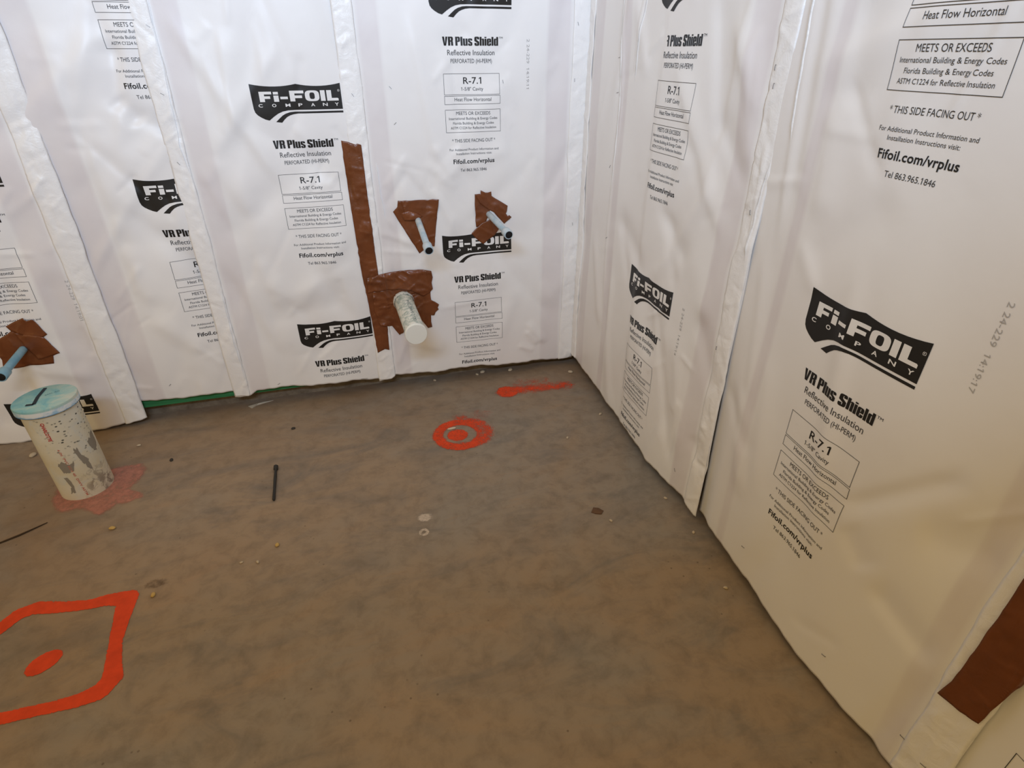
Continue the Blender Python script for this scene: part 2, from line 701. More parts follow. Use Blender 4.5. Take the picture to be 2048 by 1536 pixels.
# heavy condensed capitals and small letters, cap height 1
BLOCK = {
    'V': (.67, [[(0, 1), (.20, 0), (.335, .20), (.255, 1)], [(.20, 0), (.47, 0), (.67, 1), (.415, 1), (.335, .20)]]),
    'R': (.63, [rc(0, 0, .26, 1), [(.2, .85), (.61, .85), (.56, .97), (.49, 1), (.2, 1)], rc(.36, .57, .62, .88), rc(.2, .45, .56, .59),
                [(.35, .50), (.60, .50), (.63, 0), (.37, 0)]]),
    'P': (.59, [rc(0, 0, .26, 1), [(.2, .86), (.58, .86), (.54, .97), (.47, 1), (.2, 1)], rc(.34, .54, .59, .88), [(.2, .42), (.47, .42), (.55, .46), (.58, .56), (.2, .56)]]),
    'l': (.25, [rc(0, 0, .25, 1)]),
    'i': (.25, [rc(0, 0, .25, .80), rc(0, .87, .25, 1)]),
    'h': (.57, [rc(0, 0, .25, 1), rc(.32, 0, .57, .70), [(.2, .68), (.57, .68), (.54, .77), (.46, .81), (.36, .81), (.25, .74), (.2, .74)]]),
    'u': (.57, [rc(0, .10, .25, .80), rc(.32, 0, .57, .80), [(0, .12), (.03, .03), (.11, -.01), (.22, -.01), (.36, .06), (.36, .12)]]),
    'd': (.57, [rc(.32, 0, .57, 1), rc(0, .11, .25, .70), [(0, .68), (.36, .68), (.34, .76), (.22, .81), (.10, .81), (.03, .77)],
                [(0, .13), (.03, .03), (.11, -.01), (.22, -.01), (.36, .06), (.36, .13)]]),
    'e': (.56, [rc(0, .11, .25, .70), [(0, .69), (.56, .69), (.52, .77), (.42, .81), (.14, .81), (.04, .77)], rc(.31, .37, .56, .70), rc(.2, .37, .56, .47),
                [(0, .12), (.04, .03), (.14, -.01), (.42, -.01), (.52, .03), (.56, .12)], rc(.31, .11, .56, .28)]),
    's': (.53, [[(.0, .70), (.53, .70), (.49, .78), (.40, .81), (.13, .81), (.04, .78)], rc(0, .50, .24, .72), rc(.29, .57, .53, .72),
                [(0, .52), (.24, .52), (.53, .35), (.53, .25), (.29, .27), (0, .42)], rc(.29, .10, .53, .32), rc(0, .10, .24, .25),
                [(0, .11), (.04, .02), (.13, -.01), (.40, -.01), (.49, .02), (.53, .11)]]),
}
BLOCK['S'] = (.62, [[(x*1.17, y*1.25) for x, y in q] for q in BLOCK['s'][1]])


def block_title(g, txt, x0, x1, base, cap):
    w = sum(BLOCK[c][0]+.055 if c != ' ' else .21 for c in txt)-.055
    k = (x1-x0)/w
    x = 0
    for c in txt:
        if c == ' ':
            x += .21
            continue
        for q in BLOCK[c][1]:
            n = len(g.v)
            g.v += [(x0+(x+a)*k, base+b*cap) for a, b in q]
            if len(q) == 4:
                g.f.append((n, n+1, n+2, n+3))
            else:
                g.f.append(tuple(range(n, n+len(q))))
        x += BLOCK[c][0]+.055


G_SHIELD, G_LET, G_LABEL, G_TITLE = Geo(), Geo(), Geo(), Geo()
G_SHIELD.poly(SHIELD)
G_SHIELD.poly(SWOOSH)
for q in LOGO_LETTERS:
    G_LET.poly(q, 0.01)
o_ring(G_LET, .2215, -.043, .0265, .0187, .0095, .0115)
for ch, cx in zip('COMPANY', (.028, .077, .127, .173, .220, .266, .310)):
    w = .0075 if ch not in 'MN' else .009
    G_LET.text(ch, cx-w, cx+w, -.0795, .0105, 0.018)
o_ring(G_LET, .3225, -.026, .0038, .0038, .0031, .0031, 20)
G_LET.text('R', .3210, .3242, -.0277, .0036)

block_title(G_TITLE, 'VR Plus Shield', .046, .2755, -.2300, .0305)
G_TITLE.text('TM', .279, .295, -.2060, .0070)
G_TITLE.text('R-7.1', .124, .200, -.3650, .0235, 0.006)
G_TITLE.text('Fifoil.com/vrplus', .066, .250, -.6715, .0175, 0.022)
G_LABEL.text('Reflective Insulation', .064, .260, -.2630, .0185)
G_LABEL.text('PERFORATED (HI-PERM)', .076, .248, -.2905, .0145)
G_LABEL.rect(.043, -.4045, .278, -.3285)
G_LABEL.rect(.043, -.4400, .280, -.4095)
G_LABEL.rect(.043, -.5470, .280, -.4610)
G_LABEL.text('1-5/8" Cavity', .117, .207, -.3900, .0125)
G_LABEL.text('Heat Flow Horizontal', .086, .240, -.4290, .0130)
G_LABEL.text('MEETS OR EXCEEDS', .090, .234, -.4810, .0130)
G_LABEL.text('International Building & Energy Codes', .057, .266, -.4990, .0095)
G_LABEL.text('Florida Building & Energy Codes', .074, .250, -.5170, .0095)
G_LABEL.text('ASTM C1224 for Reflective Insulation', .063, .260, -.5350, .0095)
G_LABEL.text('* THIS SIDE FACING OUT *', .066, .255, -.5865, .0130)
G_LABEL.text('For Additional Product Information and', .053, .268, -.6200, .0090)
G_LABEL.text('Installation Instructions visit:', .080, .238, -.6360, .0090)
G_LABEL.text('Tel 863.965.1846', .096, .215, -.7050, .0120)


def print_on(name, g, s, au, az, off, m, parent, clip=None, tilt=0.0):
    v = np.array(g.v)
    u, z = au+v[:, 0]+tilt*v[:, 1], az+v[:, 1]
    lim = s.bottom(u)+0.006
    ok = (z > lim) & (z < ZTOP-.01) & (u > s.u0+.002) & (u < s.u1-.002)
    if clip is not None:
        ok &= clip(u, z)
    F = [f for f in g.f if all(ok[i] for i in f)]
    if not F:
        return None
    used = sorted({i for f in F for i in f})
    mp = {i: k for k, i in enumerate(used)}
    uu, zz = u[used], z[used]
    V = s.pt(uu, zz, s.top(uu, zz)+off)
    return add(name, V, [tuple(mp[i] for i in f) for f in F], m, parent)


def staple_on(s, u, z, ang, parent, w=0.012):
    d = float(s.top(u, z))+0.001
    c, sn = math.cos(ang), math.sin(ang)
    v, f = [], []
    prof = [(-w/2, -0.004), (-w/2, 0.0009), (w/2, 0.0009), (w/2, -0.004)]
    r = 0.0007
    ring = []
    for (x, h) in prof:
        for (a, b) in ((-r, -r), (r, -r), (r, r), (-r, r)):
            xx, yy, hh = (x+a*(1 if x < 0 else -1), b, h+a) if False else (x, b, h)
            # square wire cross-section
            px = x+(a if abs(h) > 0.002 else a*0.7)
            ring.append(P(s.wall, u+px*c-yy*sn, z+px*sn+yy*c, d+h+(a*0.7 if abs(h) < 0.002 else 0)))
    for k in range(3):
        for i in range(4):
            a, b = 4*k+i, 4*k+(i+1) % 4
            f.append((a, b, b+4, a+4))
    return add('staple', ring, f, M_STAPLE, parent, False)


# ------------------------------------------------------------------ the sheets
FL = 0.0045
SHEETS = {}
SHEETS['A'] = Sheet('L', -2.80, -2.092, 'white insulation sheet at the far left, behind the capped floor pipe',
                    [(-2.8, .012), (-2.684, .004), (-2.291, .012), (-2.15, .024), (-2.091, .034)],
                    [(-2.183, -2.090, .007)], [(-2.30, -2.186)], .016, seed=3, lift=.005, n_small=34,
                    extra=[(-2.246, .73, -2.235, .40, .03, .05, -.007), (-2.31, .44, -2.26, .15, .04, .05, .008), (-2.42, .34, -2.22, .28, .03, .04, .007)])
SHEETS['B'] = Sheet('L', -2.130, -1.660, 'narrow white insulation sheet with its emblem cut off, above the green strip at left',
                    [(-2.13, .120), (-1.9, .112), (-1.66, .106)], [], [(-2.14, -1.985)], .012, seed=5, n_small=30, lift=-.006,
                    extra=[(-1.83, 1.70, -1.79, 1.47, .05, .030, -.013), (-1.788, 1.52, -1.818, 1.32, .045, .028, -.012), (-1.822, 1.35, -1.77, 1.27, .03, .04, -.010),
                           (-1.80, 1.30, -1.67, 1.25, .03, .04, -.008), (-1.975, 1.56, -1.992, 1.30, .03, .05, .007), (-1.955, 1.43, -1.963, 1.12, .02, .04, -.007),
                           (-1.949, 1.26, -1.939, .95, .03, .05, .008), (-1.80, .88, -1.67, .65, .04, .05, -.008), (-1.952, .82, -1.92, .58, .03, .05, .007),
                           (-1.93, .50, -1.78, .34, .04, .05, .008)])
SHEETS['C'] = Sheet('L', -1.705, -0.985, 'white insulation sheet left of the long brown tape strip, two full emblems',
                    [(-1.705, .078), (-1.64, .074), (-1.60, .095), (-1.5, .099), (-1.31, .089), (-1.05, .075), (-.98, .072)],
                    [(-1.705, -1.635, .005)], [(-1.632, -1.535)], .014, seed=9, lift=.001,
                    extra=[(-1.475, .44, -1.137, .51, .04, .05, -.006), (-1.46, .73, -1.42, .51, .03, .04, .006), (-1.55, 1.13, -1.45, .92, .03, .05, .006), (-1.43, 1.55, -1.446, 1.22, .012, .05, .006), (-1.45, .62, -1.30, .50, .03, .05, .006), (-1.33, .56, -1.08, .66, .05, .03, .005), (-1.60, 1.1, -1.52, .85, .02, .04, .004),
                           (-1.50, 1.55, -1.47, 1.2, .015, .05, .0035)])
SHEETS['D'] = Sheet('L', -1.030, 0.010, 'white insulation sheet in the corner pierced by three pipes',
                    [(-1.03, .06), (-.97, .062), (-.95, .08), (-.824, .078), (-.509, .074), (-.233, .058), (-.01, .046)],
                    [(-1.030, -0.950, .005), (-.070, .012, .004)], [(-.948, -.858), (-.186, -.073)], .014, seed=14, lift=.003, n_small=44,
                    extra=[(-.68, 1.15, -.60, 1.02, .02, .035, .006), (-.84, 1.08, -.69, .88, .03, .02, -.006), (-.56, 1.06, -.36, 1.13, .03, .04, .006), (-.32, 1.35, -.246, .84, .05, .035, -.008), (-.63, 1.50, -.52, 1.58, .03, .05, -.006), (-.25, .28, -.16, .16, .014, .03, .007), (-.72, 1.08, -.60, .98, .018, .03, .004), (-.80, 1.12, -.90, 1.00, .012, .025, .0035), (-.60, 1.14, -.50, 1.02, .02, .03, .004),
                           (-.94, .80, -.80, .74, .012, .02, .004), (-.95, .72, -.80, .70, .012, .012, .003), (-.90, .86, -.84, .74, .01, .02, .003),
                           (-.45, .70, -.12, .30, .03, .045, -.005), (-.70, .70, -.60, .62, .015, .02, .003), (-.64, .60, -.52, .50, .012, .03, .003),
                           (-.26, .24, -.20, .16, .012, .03, .006), (-.30, .16, -.22, .12, .01, .02, .004), (-.88, .26, -.70, .20, .02, .04, .004),
                           (-.93, .14, -.86, .30, .014, .02, .004)])
SHEETS['E'] = Sheet('R', -0.006, 1.276, 'white insulation sheet on the right wall nearest the corner, one full emblem',
                    [(0, .066), (.171, .066), (.487, .056), (.777, .046), (1.043, .034), (1.19, .046), (1.22, .038), (1.276, .026)],
                    [(-.006, .055, .006), (1.205, 1.276, .006)], [(.062, .16), (.355, .42), (1.10, 1.20)], .012, seed=21, ang=86, n_big=22, n_small=22,
                    bulge=[(.98, .30, .30, -.2, 1.6, .022), (.68, .030, .14, 1.0, 2.0, .008)],
                    extra=[(.444, .92, .70, .76, .04, .05, -.009), (.784, 1.03, .968, .88, .035, .05, -.009), (.89, 1.22, .81, 1.0, .03, .05, .008), (1.10, .75, 1.24, .52, .04, .05, -.009), (1.02, 1.33, 1.18, 1.18, .03, .05, -.007), (1.04, 1.57, 1.19, 1.35, .03, .05, .007), (.425, .65, .43, .33, .012, .03, .006), (.21, .77, .333, .39, .03, .04, .007), (1.18, .31, 1.27, .22, .03, .04, -.006), (.348, 1.75, .372, 1.25, .006, .008, .006), (.372, 1.28, .345, .92, .006, .009, .005), (.50, 1.75, .46, 1.45, .006, .010, .005),
                           (.34, .9, .36, .5, .010, .02, .004), (.46, .9, .58, .7, .03, .03, -.005), (.83, 1.0, .93, .78, .03, .03, -.005),
                           (1.0, .6, 1.12, .2, .03, .04, .005), (1.1, 1.7, 1.02, 1.1, .02, .04, .005), (1.245, 1.28, 1.262, .99, .005, .006, .005)])
SHEETS['F'] = Sheet('R', 1.262, 2.250, 'large white insulation sheet nearest the camera on the right wall',
                    [(1.26, .03), (1.30, .034), (1.389, .046), (1.589, .037), (1.804, .022), (1.981, .015), (2.16, .010), (2.25, .010)],
                    [(2.155, 2.252, .004)], [(1.395, 1.445), (2.088, 2.152)], .010, seed=27, ang=78, n_big=10, n_small=8,
                    bulge=[(1.86, .36, .34, .1, 1.5, .024), (1.28, .05, .05, .1, 1.0, -.018)],
                    extra=[(1.96, .41, 2.12, .36, .03, .05, -.007), (1.84, .49, 1.92, .43, .03, .05, -.005), (2.0, .62, 2.14, .67, .04, .05, -.005), (1.37, .60, 1.45, .30, .03, .04, .007), (1.29, .58, 1.45, .44, .03, .04, -.006), (1.45, 1.40, 1.485, 1.16, .03, .05, .006), (1.47, 1.6, 1.49, 1.40, .03, .05, -.005), (1.30, 1.7, 1.36, 1.1, .012, .02, .005), (1.36, 1.7, 1.41, 1.2, .02, .03, .006), (1.45, .75, 1.52, .35, .03, .04, .004),
                           (1.33, 1.0, 1.40, .6, .02, .03, .004)])
SHEETS['G'] = Sheet('R', 2.215, 2.95, 'sliver of white insulation sheet below the brown tape at the lower right',
                    [(2.2, .012), (2.95, .012)], [], [(2.8, 2.95)], .012, seed=33, lift=-.002)

ANCH = {'A': [(-2.592, .199), (-2.592, 1.179), (-2.592, 2.159)], 'B': [(-1.848, 1.076), (-1.848, 2.056)],
        'C': [(-1.364, .414), (-1.364, 1.395), (-1.364, 2.375)], 'D': [(-.670, .771), (-.668, 1.751)],
        'E': [(.602, .765), (.602, 1.745)], 'F': [(1.537, 1.001), (1.537, 1.981)], 'G': [(2.266, .664), (2.266, 1.644)]}
DATES = {'A': (-2.196, .709, .535, '2 24-229  14:19:01'), 'D': (-.272, 1.545, 1.364, '2 24-229  14:19:11'),
         'E': (1.002, .735, .555, '2 24-229  14:19:14'), 'F': (1.960, 1.125, .945, '2 24-229  14:19:17')}
STAPLES = {'C': [(-1.652, 1.578, 2.5), (-1.664, 1.366, 2.6), (-1.673, 1.127, 2.2), (-1.499, .120, .5)],
           'B': [(-1.955, .185, .8)],
           'D': [(-.375, 1.392, 1.8), (-.84, 1.376, 2.3), (-.834, 1.245, .7), (-.989, 1.352, 2.2), (-.055, 1.394, 1.6), (-.028, .776, 1.7), (-.05, 1.60, 1.9)],
           'E': [(1.222, 1.466, 1.5), (1.228, 1.425, 1.5), (1.240, 1.112, 1.8), (1.217, .682, 1.5), (1.126, .125, 2.2), (.318, 1.089, .9),
                 (.346, .801, .6), (.336, 1.363, .2), (.333, 1.481, .1)],
           'F': [(1.919, .108, .3), (2.149, .117, .2), (1.542, .131, .2), (2.208, .108, .3)]}

# sharp standing pleats in the film: (u, z) paths
PLEATS = {'E': [[(.349, 2.1), (.348, 1.661), (.354, 1.522), (.368, 1.287), (.366, 1.159), (.352, .99)], [(.530, 1.85), (.505, 1.651), (.478, 1.50), (.470, 1.40)],
                [(1.270, 1.25), (1.262, 1.12), (1.263, .98)]],
          'F': [[(1.300, 1.75), (1.318, 1.45), (1.335, 1.30)]],
          'C': [[(-1.628, 1.75), (-1.640, 1.40), (-1.652, 1.19), (-1.640, 1.06)], [(-1.640, .62), (-1.646, .45), (-1.640, .16)]],
          'D': [[(-.930, 1.10), (-.925, .98), (-.915, .86)]]}


def pleat_on(s, path, parent, w=.0022, h=.0050):
    a = np.array(path)
    k = 60
    t = np.linspace(0, len(a)-1, k)
    u, z = np.interp(t, range(len(a)), a[:, 0]), np.interp(t, range(len(a)), a[:, 1])
    u = u+.0012*np.sin(z*31)+.0007*np.sin(z*83)
    e = np.clip(np.minimum(np.arange(k), k-1-np.arange(k))/9.0, 0, 1)
    d = s.top(u, z)
    V = np.concatenate([s.pt(u-w, z, d-.002), s.pt(u+.0005, z, d+h*e), s.pt(u+w, z, d-.002)])
    F = []
    for i in range(k-1):
        F += [(i, i+1, k+i+1, k+i), (k+i, k+i+1, 2*k+i+1, 2*k+i)]
    return add('pleat', V, F, M_FLANGE, parent)


ROOTS = {}
for k, s in SHEETS.items():
    mid = (s.u0+s.u1)/2
    lab = {'A': 'white printed insulation sheet at far left, behind the thick capped floor pipe',
           'B': 'narrow white insulation sheet with its emblem cut off, hanging above a green strip',
           'C': 'white insulation sheet with two full black emblems, left of the long brown tape strip',
           'D': 'white insulation sheet beside the room corner, pierced by three pipes',
           'E': 'white insulation sheet on the right wall next to the room corner',
           'F': 'large smooth white insulation sheet on the right wall, nearest the camera',
           'G': 'sliver of white insulation sheet in the lower right corner, right of brown tape'}[k]
    zb = float(s.bottom(mid))
    root = thing('insulation_sheet', P(s.wall, mid, zb, 0.0), lab, 'insulation', 'insulation sheets hung on the walls')
    ROOTS[k] = root
    grid_mesh('facing', s, s.u0, s.u1, s.d, M_SHEET, root, bands=s.bands, seed=mid*3)
    for i, (a, b, on) in enumerate(s.flanges):
        fn = (lambda U, Z, s=s, i=i: s.fl(i, U, Z))
        grid_mesh('stapling_flange', s, a, b, fn, M_FLANGE, root, step=0.006, jagged_sides=0.0022, seed=mid+i)
    for n, (au, az) in enumerate(ANCH[k]):
        clip = None
        if k == 'E' and n == 1:
            clip = lambda u, z: ~((z > 1.5) & (z < 1.56) & (u < .676))
        lg = print_on('printed_logo', G_SHIELD, s, au, az, .0009, M_INK, root)
        if lg:
            print_on('logo_lettering', G_LET, s, au, az, .0015, M_WHITE, lg)
        print_on('product_name', G_TITLE, s, au, az, .0009, M_INK, root, clip)
        print_on('printed_label', G_LABEL, s, au, az, .0009, M_TEXT, root)
    if k in DATES:
        x, z0, z1, tx = DATES[k]
        g = Geo()
        g.vtext(tx, 0, 0, z1-z0, .0115)
        print_on('date_code', g, s, x, z0, .0009, M_DATE, root)
    for path in PLEATS.get(k, []):
        pleat_on(s, path, root)
    for (u, z, a) in STAPLES.get(k, []):
        staple_on(s, u, z, a, root)


def top(wall, u, z):
    o = None
    for s in SHEETS.values():
        if s.wall == wall:
            t = s.top(u, z)
            o = t if o is None else np.maximum(o, t)
    return o


# ------------------------------------------------------------------ brown tape
def tape_mesh(name, wall, pts, layer, seed, parent=None, crin=16, amp=0.0022, flap=None):
    a = np.array(pts)
    # torn edge: extra points along long sides
    r = np.random.default_rng(seed)
    dense = []
    for i in range(len(pts)):
        p, q = a[i], a[(i+1) % len(pts)]
        L = np.hypot(*(q-p))
        k = max(1, int(L/0.02))
        for j in range(k):
            dense.append(tuple(p+(q-p)*j/k+(r.normal(0, .0008, 2) if j else 0)))
    bm = bmesh.new()
    bm.faces.new([bm.verts.new((x, y, 0)) for x, y in dense])
    refine(bm, 0.010)
    u = np.array([v.co.x for v in bm.verts])
    z = np.array([v.co.y for v in bm.verts])
    lo, hi = a.min(0), a.max(0)
    R = rand_ridges(crin, lo[0], hi[0], lo[1], hi[1], (.03, .11), (.004, .010), (amp*.4, amp), r.uniform(0, 180), 45, r)
    h = np.zeros(len(u))
    for q in R:
        h = h+np.abs(ridge(u, z, q))
    d = np.maximum(np.maximum(top(wall, u-.008, z), top(wall, u, z)), top(wall, u+.008, z))+.0016+layer*.0018+h
    if flap is not None:
        fu, fz, fr, fa = flap
        d = d+fa*np.exp(-(((u-fu)**2+(z-fz)**2)/fr**2))
    for v, uu, zz, dd in zip(bm.verts, u, z, d):
        v.co = P(wall, float(uu), float(zz), float(dd))
    o = from_bm(name, bm, M_TAPE, parent)
    md = o.modifiers.new('film', 'SOLIDIFY')
    md.thickness = 0.0007
    md.offset = 1
    return o


T1 = [(-1.057, 1.187), (-1.03, 1.181), (-1.002, 1.17), (-0.995, 1.174), (-0.98, 1.169), (-0.979, 0.947), (-0.974, 0.621), (-0.966, 0.487),
      (-0.960, 0.358), (-0.964, 0.229), (-0.984, 0.236), (-0.999, 0.23), (-1.021, 0.219), (-1.034, 0.475), (-1.046, 0.616), (-1.055, 0.952)]
tag(tape_mesh('tape_strip', 'L', T1, 0, 1, crin=14, amp=.0018), 'long upright strip of brown tape left of the white wall pipe', 'tape')

pt = thing('tape_patch', (-.87, -.004, .46), 'crumpled brown tape pieces wrapped around the thick white wall pipe', 'tape')
T3 = [(-1.009, 0.534), (-0.916, 0.544), (-0.88, 0.52), (-0.84, .42), (-0.888, 0.315), (-0.907, 0.303), (-0.938, 0.353), (-0.994, 0.363), (-1.013, 0.442)]
T4 = [(-0.86, .5), (-0.802, 0.512), (-0.742, 0.513), (-0.742, 0.47), (-0.706, 0.443), (-0.713, 0.428), (-0.709, 0.417), (-0.725, 0.405), (-0.732, 0.39),
      (-0.748, 0.392), (-0.75, 0.359), (-0.746, 0.328), (-0.767, 0.326), (-0.79, 0.363), (-0.84, 0.42)]
T2 = [(-1.028, 0.602), (-0.981, 0.614), (-0.92, .621), (-0.852, 0.625), (-0.771, 0.622), (-0.732, 0.612), (-0.727, 0.582), (-0.734, 0.555), (-0.731, 0.527),
      (-0.747, 0.506), (-0.779, 0.492), (-0.834, 0.530), (-0.892, 0.538), (-0.951, 0.538), (-1.002, 0.536), (-1.03, 0.532)]
tape_mesh('tape_piece', 'L', [(-.955, .542), (-.86, .552), (-.785, .540), (-.780, .44), (-.80, .40), (-.93, .40), (-.96, .46)], .4, 20, pt, crin=16, amp=.003)
tape_mesh('tape_piece', 'L', T3, 1, 2, pt, crin=22, amp=.004)
tape_mesh('tape_piece', 'L', T4, 1, 3, pt, crin=22, amp=.004)
tape_mesh('tape_piece', 'L', T2, 2.5, 4, pt, crin=26, amp=.005, flap=(-.84, .53, .06, .010))

pt = thing('tape_patch', (-.775, -.004, .83), 'wedge of brown tape around the left of the two upper thin pipes', 'tape')
tape_mesh('tape_piece', 'L', [(-0.854, 0.939), (-0.767, 0.934), (-0.757, 0.868), (-0.75, 0.72), (-0.779, 0.699), (-0.879, 0.892), (-0.859, 0.912)], 0, 5, pt)
tape_mesh('tape_piece', 'L', [(-0.843, 0.938), (-0.72, 0.933), (-0.702, 0.937), (-0.676, 0.935), (-0.708, 0.728), (-0.749, 0.732), (-0.758, 0.846), (-0.824, 0.86)],
          1, 6, pt, crin=18, amp=.003)
tape_mesh('tape_piece', 'L', [(-0.846, 0.885), (-0.812, 0.895), (-0.775, .882), (-0.752, .866), (-0.775, .852), (-0.835, .853)], 2, 7, pt, crin=6, amp=.002,
          flap=(-.79, .86, .03, .008))

pt = thing('tape_patch', (-.44, -.004, .84), 'ragged brown tape around the thin pipe nearest the corner, overlapping an emblem', 'tape')
tape_mesh('tape_piece', 'L', [(-0.511, 0.946), (-0.489, 0.93), (-0.44, 0.875), (-0.446, 0.852), (-0.462, 0.819), (-0.483, 0.805), (-0.508, 0.797), (-0.509, 0.851), (-0.512, 0.905)], 0, 8, pt)
tape_mesh('tape_piece', 'L', [(-0.479, 0.815), (-0.432, 0.832), (-0.397, 0.784), (-0.416, 0.759), (-0.477, 0.717), (-0.501, 0.736), (-0.531, 0.769)], 1, 9, pt, crin=8)
tape_mesh('tape_piece', 'L', [(-0.511, 0.946), (-0.485, 0.947), (-0.484, 0.962), (-0.462, 0.951), (-0.451, 0.95), (-0.435, 0.954), (-0.433, 0.934), (-0.359, 0.887),
                              (-0.362, 0.865), (-0.368, 0.853), (-0.358, 0.839), (-0.352, 0.844), (-0.34, 0.834), (-0.375, 0.805), (-0.425, 0.862), (-0.447, 0.873),
                              (-0.465, 0.885), (-0.488, 0.903)], 2, 10, pt, crin=14, amp=.003)

pt = thing('tape_patch', (-2.43, -.004, .44), 'dark brown tape around the blue pipe at the left edge', 'tape')
tape_mesh('tape_piece', 'L', [(-2.583, 0.473), (-2.497, 0.494), (-2.441, 0.524), (-2.341, 0.485), (-2.308, 0.41), (-2.335, 0.4), (-2.344, 0.365), (-2.421, 0.365),
                              (-2.493, 0.36), (-2.526, 0.371), (-2.518, 0.403), (-2.524, 0.424), (-2.579, 0.439)], 0, 11, pt)
tape_mesh('tape_piece', 'L', [(-2.453, 0.545), (-2.384, 0.574), (-2.375, 0.56), (-2.351, 0.566), (-2.324, 0.496), (-2.341, 0.486), (-2.38, .48), (-2.442, 0.522)], 1, 12, pt, crin=6)
tape_mesh('tape_piece', 'L', [(-2.436, 0.515), (-2.341, 0.486), (-2.308, 0.41), (-2.393, 0.39), (-2.418, 0.451)], 2, 13, pt, crin=6)

TR = [(2.186, .95), (2.184, 0.75), (2.183, 0.659), (2.182, 0.557), (2.180, 0.476), (2.176, 0.373), (2.165, 0.316), (2.190, .322), (2.207, 0.324), (2.228, .328),
      (2.245, 0.333), (2.252, 0.401), (2.261, 0.48), (2.266, .66), (2.27, .95)]
tag(tape_mesh('tape_strip', 'R', TR, 2.5, 14, crin=8, amp=.0015), 'dark brown tape strip at the lower right edge over the sheet seam', 'tape')


# ------------------------------------------------------------------ pipes
def make_cpvc():
    m = mat('pale_blue_plastic', (0.50, 0.60, 0.66, 1), 0.42, 0.35)
    t = NT(m)
    c = t.objco()
    t.base(t.ramp(t.noise(22, 4, 0.6, c), [(0.35, (0.36, 0.50, 0.60, 1)), (0.65, (0.58, 0.65, 0.69, 1))]))
    return m


M_CPVC = make_cpvc()
M_BLUE = mat('blue_plastic', (0.22, 0.42, 0.55, 1), 0.45, 0.35)
_t = NT(M_BLUE)
_t.base(_t.ramp(_t.noise(18, 4, 0.6, _t.objco()), [(0.35, (0.17, 0.36, 0.49, 1)), (0.65, (0.30, 0.48, 0.58, 1))]))
M_BLACK = mat('bore_black', (0.008, 0.008, 0.009, 1), 0.5, 0.3)


def supply_pipe(base, end, label, m, r=.0135, rc=.0195, clen=.050):
    b, e = Vector(base), Vector(end)
    ax = (e-b).normalized()
    root = thing('supply_pipe', b, label, 'pipe', 'thin supply pipes sticking out of the wall')
    b0 = b+ax*(-.022)
    auto_smooth(lathe([b0, e-ax*(clen-.01)], [r, r], m, 'pipe', root, 28))
    c0 = e-ax*clen
    pts = [c0, c0, c0+ax*.003, e-ax*.003, e, e, e-ax*.010, e-ax*.010]
    rr = [r, rc-.002, rc, rc, rc-.0015, rc-.004, rc-.004, 0.0005]
    pts[0] = c0+ax*.0001
    auto_smooth(lathe(pts[:7], rr[:7], m, 'end_collar', root, 32))
    pl = lathe([e-ax*.012, e-ax*.0015, e-ax*.0008], [rc-.0042, rc-.0042, rc-.007], M_BLACK, 'dark_bore', root, 32, close=(True, True))  # black disc painted in for the shaded inside of the open pipe
    auto_smooth(pl)
    pl['label'] = 'black disc painted as the dark inside of the open end'
    return root


supply_pipe((-.446, -.004, .852), (-.434, -.300, .833), 'pale blue thin pipe nearest the room corner, end over the emblem', M_CPVC)
supply_pipe((-.774, -.004, .852), (-.774, -.300, .794), 'pale white thin pipe drooping from the wall above the thick drain stub', M_CPVC)
supply_pipe((-2.431, -.004, .440), (-2.425, -.245, .430), 'blue thin pipe with black end at the left edge, above the capped floor pipe', M_BLUE, r=.0145, rc=.0205)


def make_drain():
    m = mat('smeared_white_plastic', (0.65, 0.67, 0.62, 1), 0.45, 0.35)
    t = NT(m)
    c = t.objco()
    n = t.noise(24, 6, 0.65, t.scaled(c, (1, .7, 1)), 2.2)
    col = t.ramp(n, [(0.30, (0.27, 0.34, 0.31, 1)), (0.44, (0.47, 0.53, 0.48, 1)), (0.56, (0.74, 0.74, 0.67, 1)), (0.72, (0.81, 0.80, 0.75, 1))])
    # a broken row of dark stamped marks along the pipe
    t.base(col)
    return m


M_DRAIN = make_drain()
M_CAPW = mat('white_cap', (0.80, 0.82, 0.77, 1), 0.5, 0.3)
db, de = Vector((-.873, -.004, .477)), Vector((-.863, -.360, .459))
ax = (de-db).normalized()
dr = thing('drain_pipe', db, 'thick white drain stub sticking out of the wall through brown tape', 'pipe')
auto_smooth(lathe([db-ax*.02, db+ax*.15, de-ax*.002], [.044, .044, .044], M_DRAIN, 'pipe', dr, 48))
cp = lathe([de-ax*.010, de-ax*.010+ax*.001, de+ax*.003, de+ax*.006], [.0445, .0475, .0475, .0455], M_CAPW, 'end_cap', dr, 48, close=(False, True))
auto_smooth(cp)
cp['label'] = 'plain white round test cap'
M_FOIL = mat('torn_plastic', (0.70, 0.72, 0.68, 1), 0.3, 0.6)
e1 = ax.cross(Vector((0, 0, 1))).normalized()
e2 = e1.cross(ax)
v, f = [], []
NS = 44
for k in range(NS):
    a = 2*math.pi*k/NS
    rr = .046+.004*noise.noise(Vector((k*.9, 0, 3)))
    ln = .016+.016*abs(noise.noise(Vector((k*.55, 7, 1))))
    dirv = e1*math.cos(a)+e2*math.sin(a)
    v += [db+ax*.006+dirv*(rr+.002), db+ax*(.012+ln*.4)+dirv*(rr+.0035), db+ax*(.012+ln)+dirv*(rr+.0005)]
for k in range(NS):
    n = 3*k
    p = 3*((k+1) % NS)
    f += [(n, n+1, p+1, p), (n+1, n+2, p+2, p+1)]
o = add('torn_collar', v, f, M_FOIL, dr)
o['label'] = 'ragged pale plastic collar at the wall'
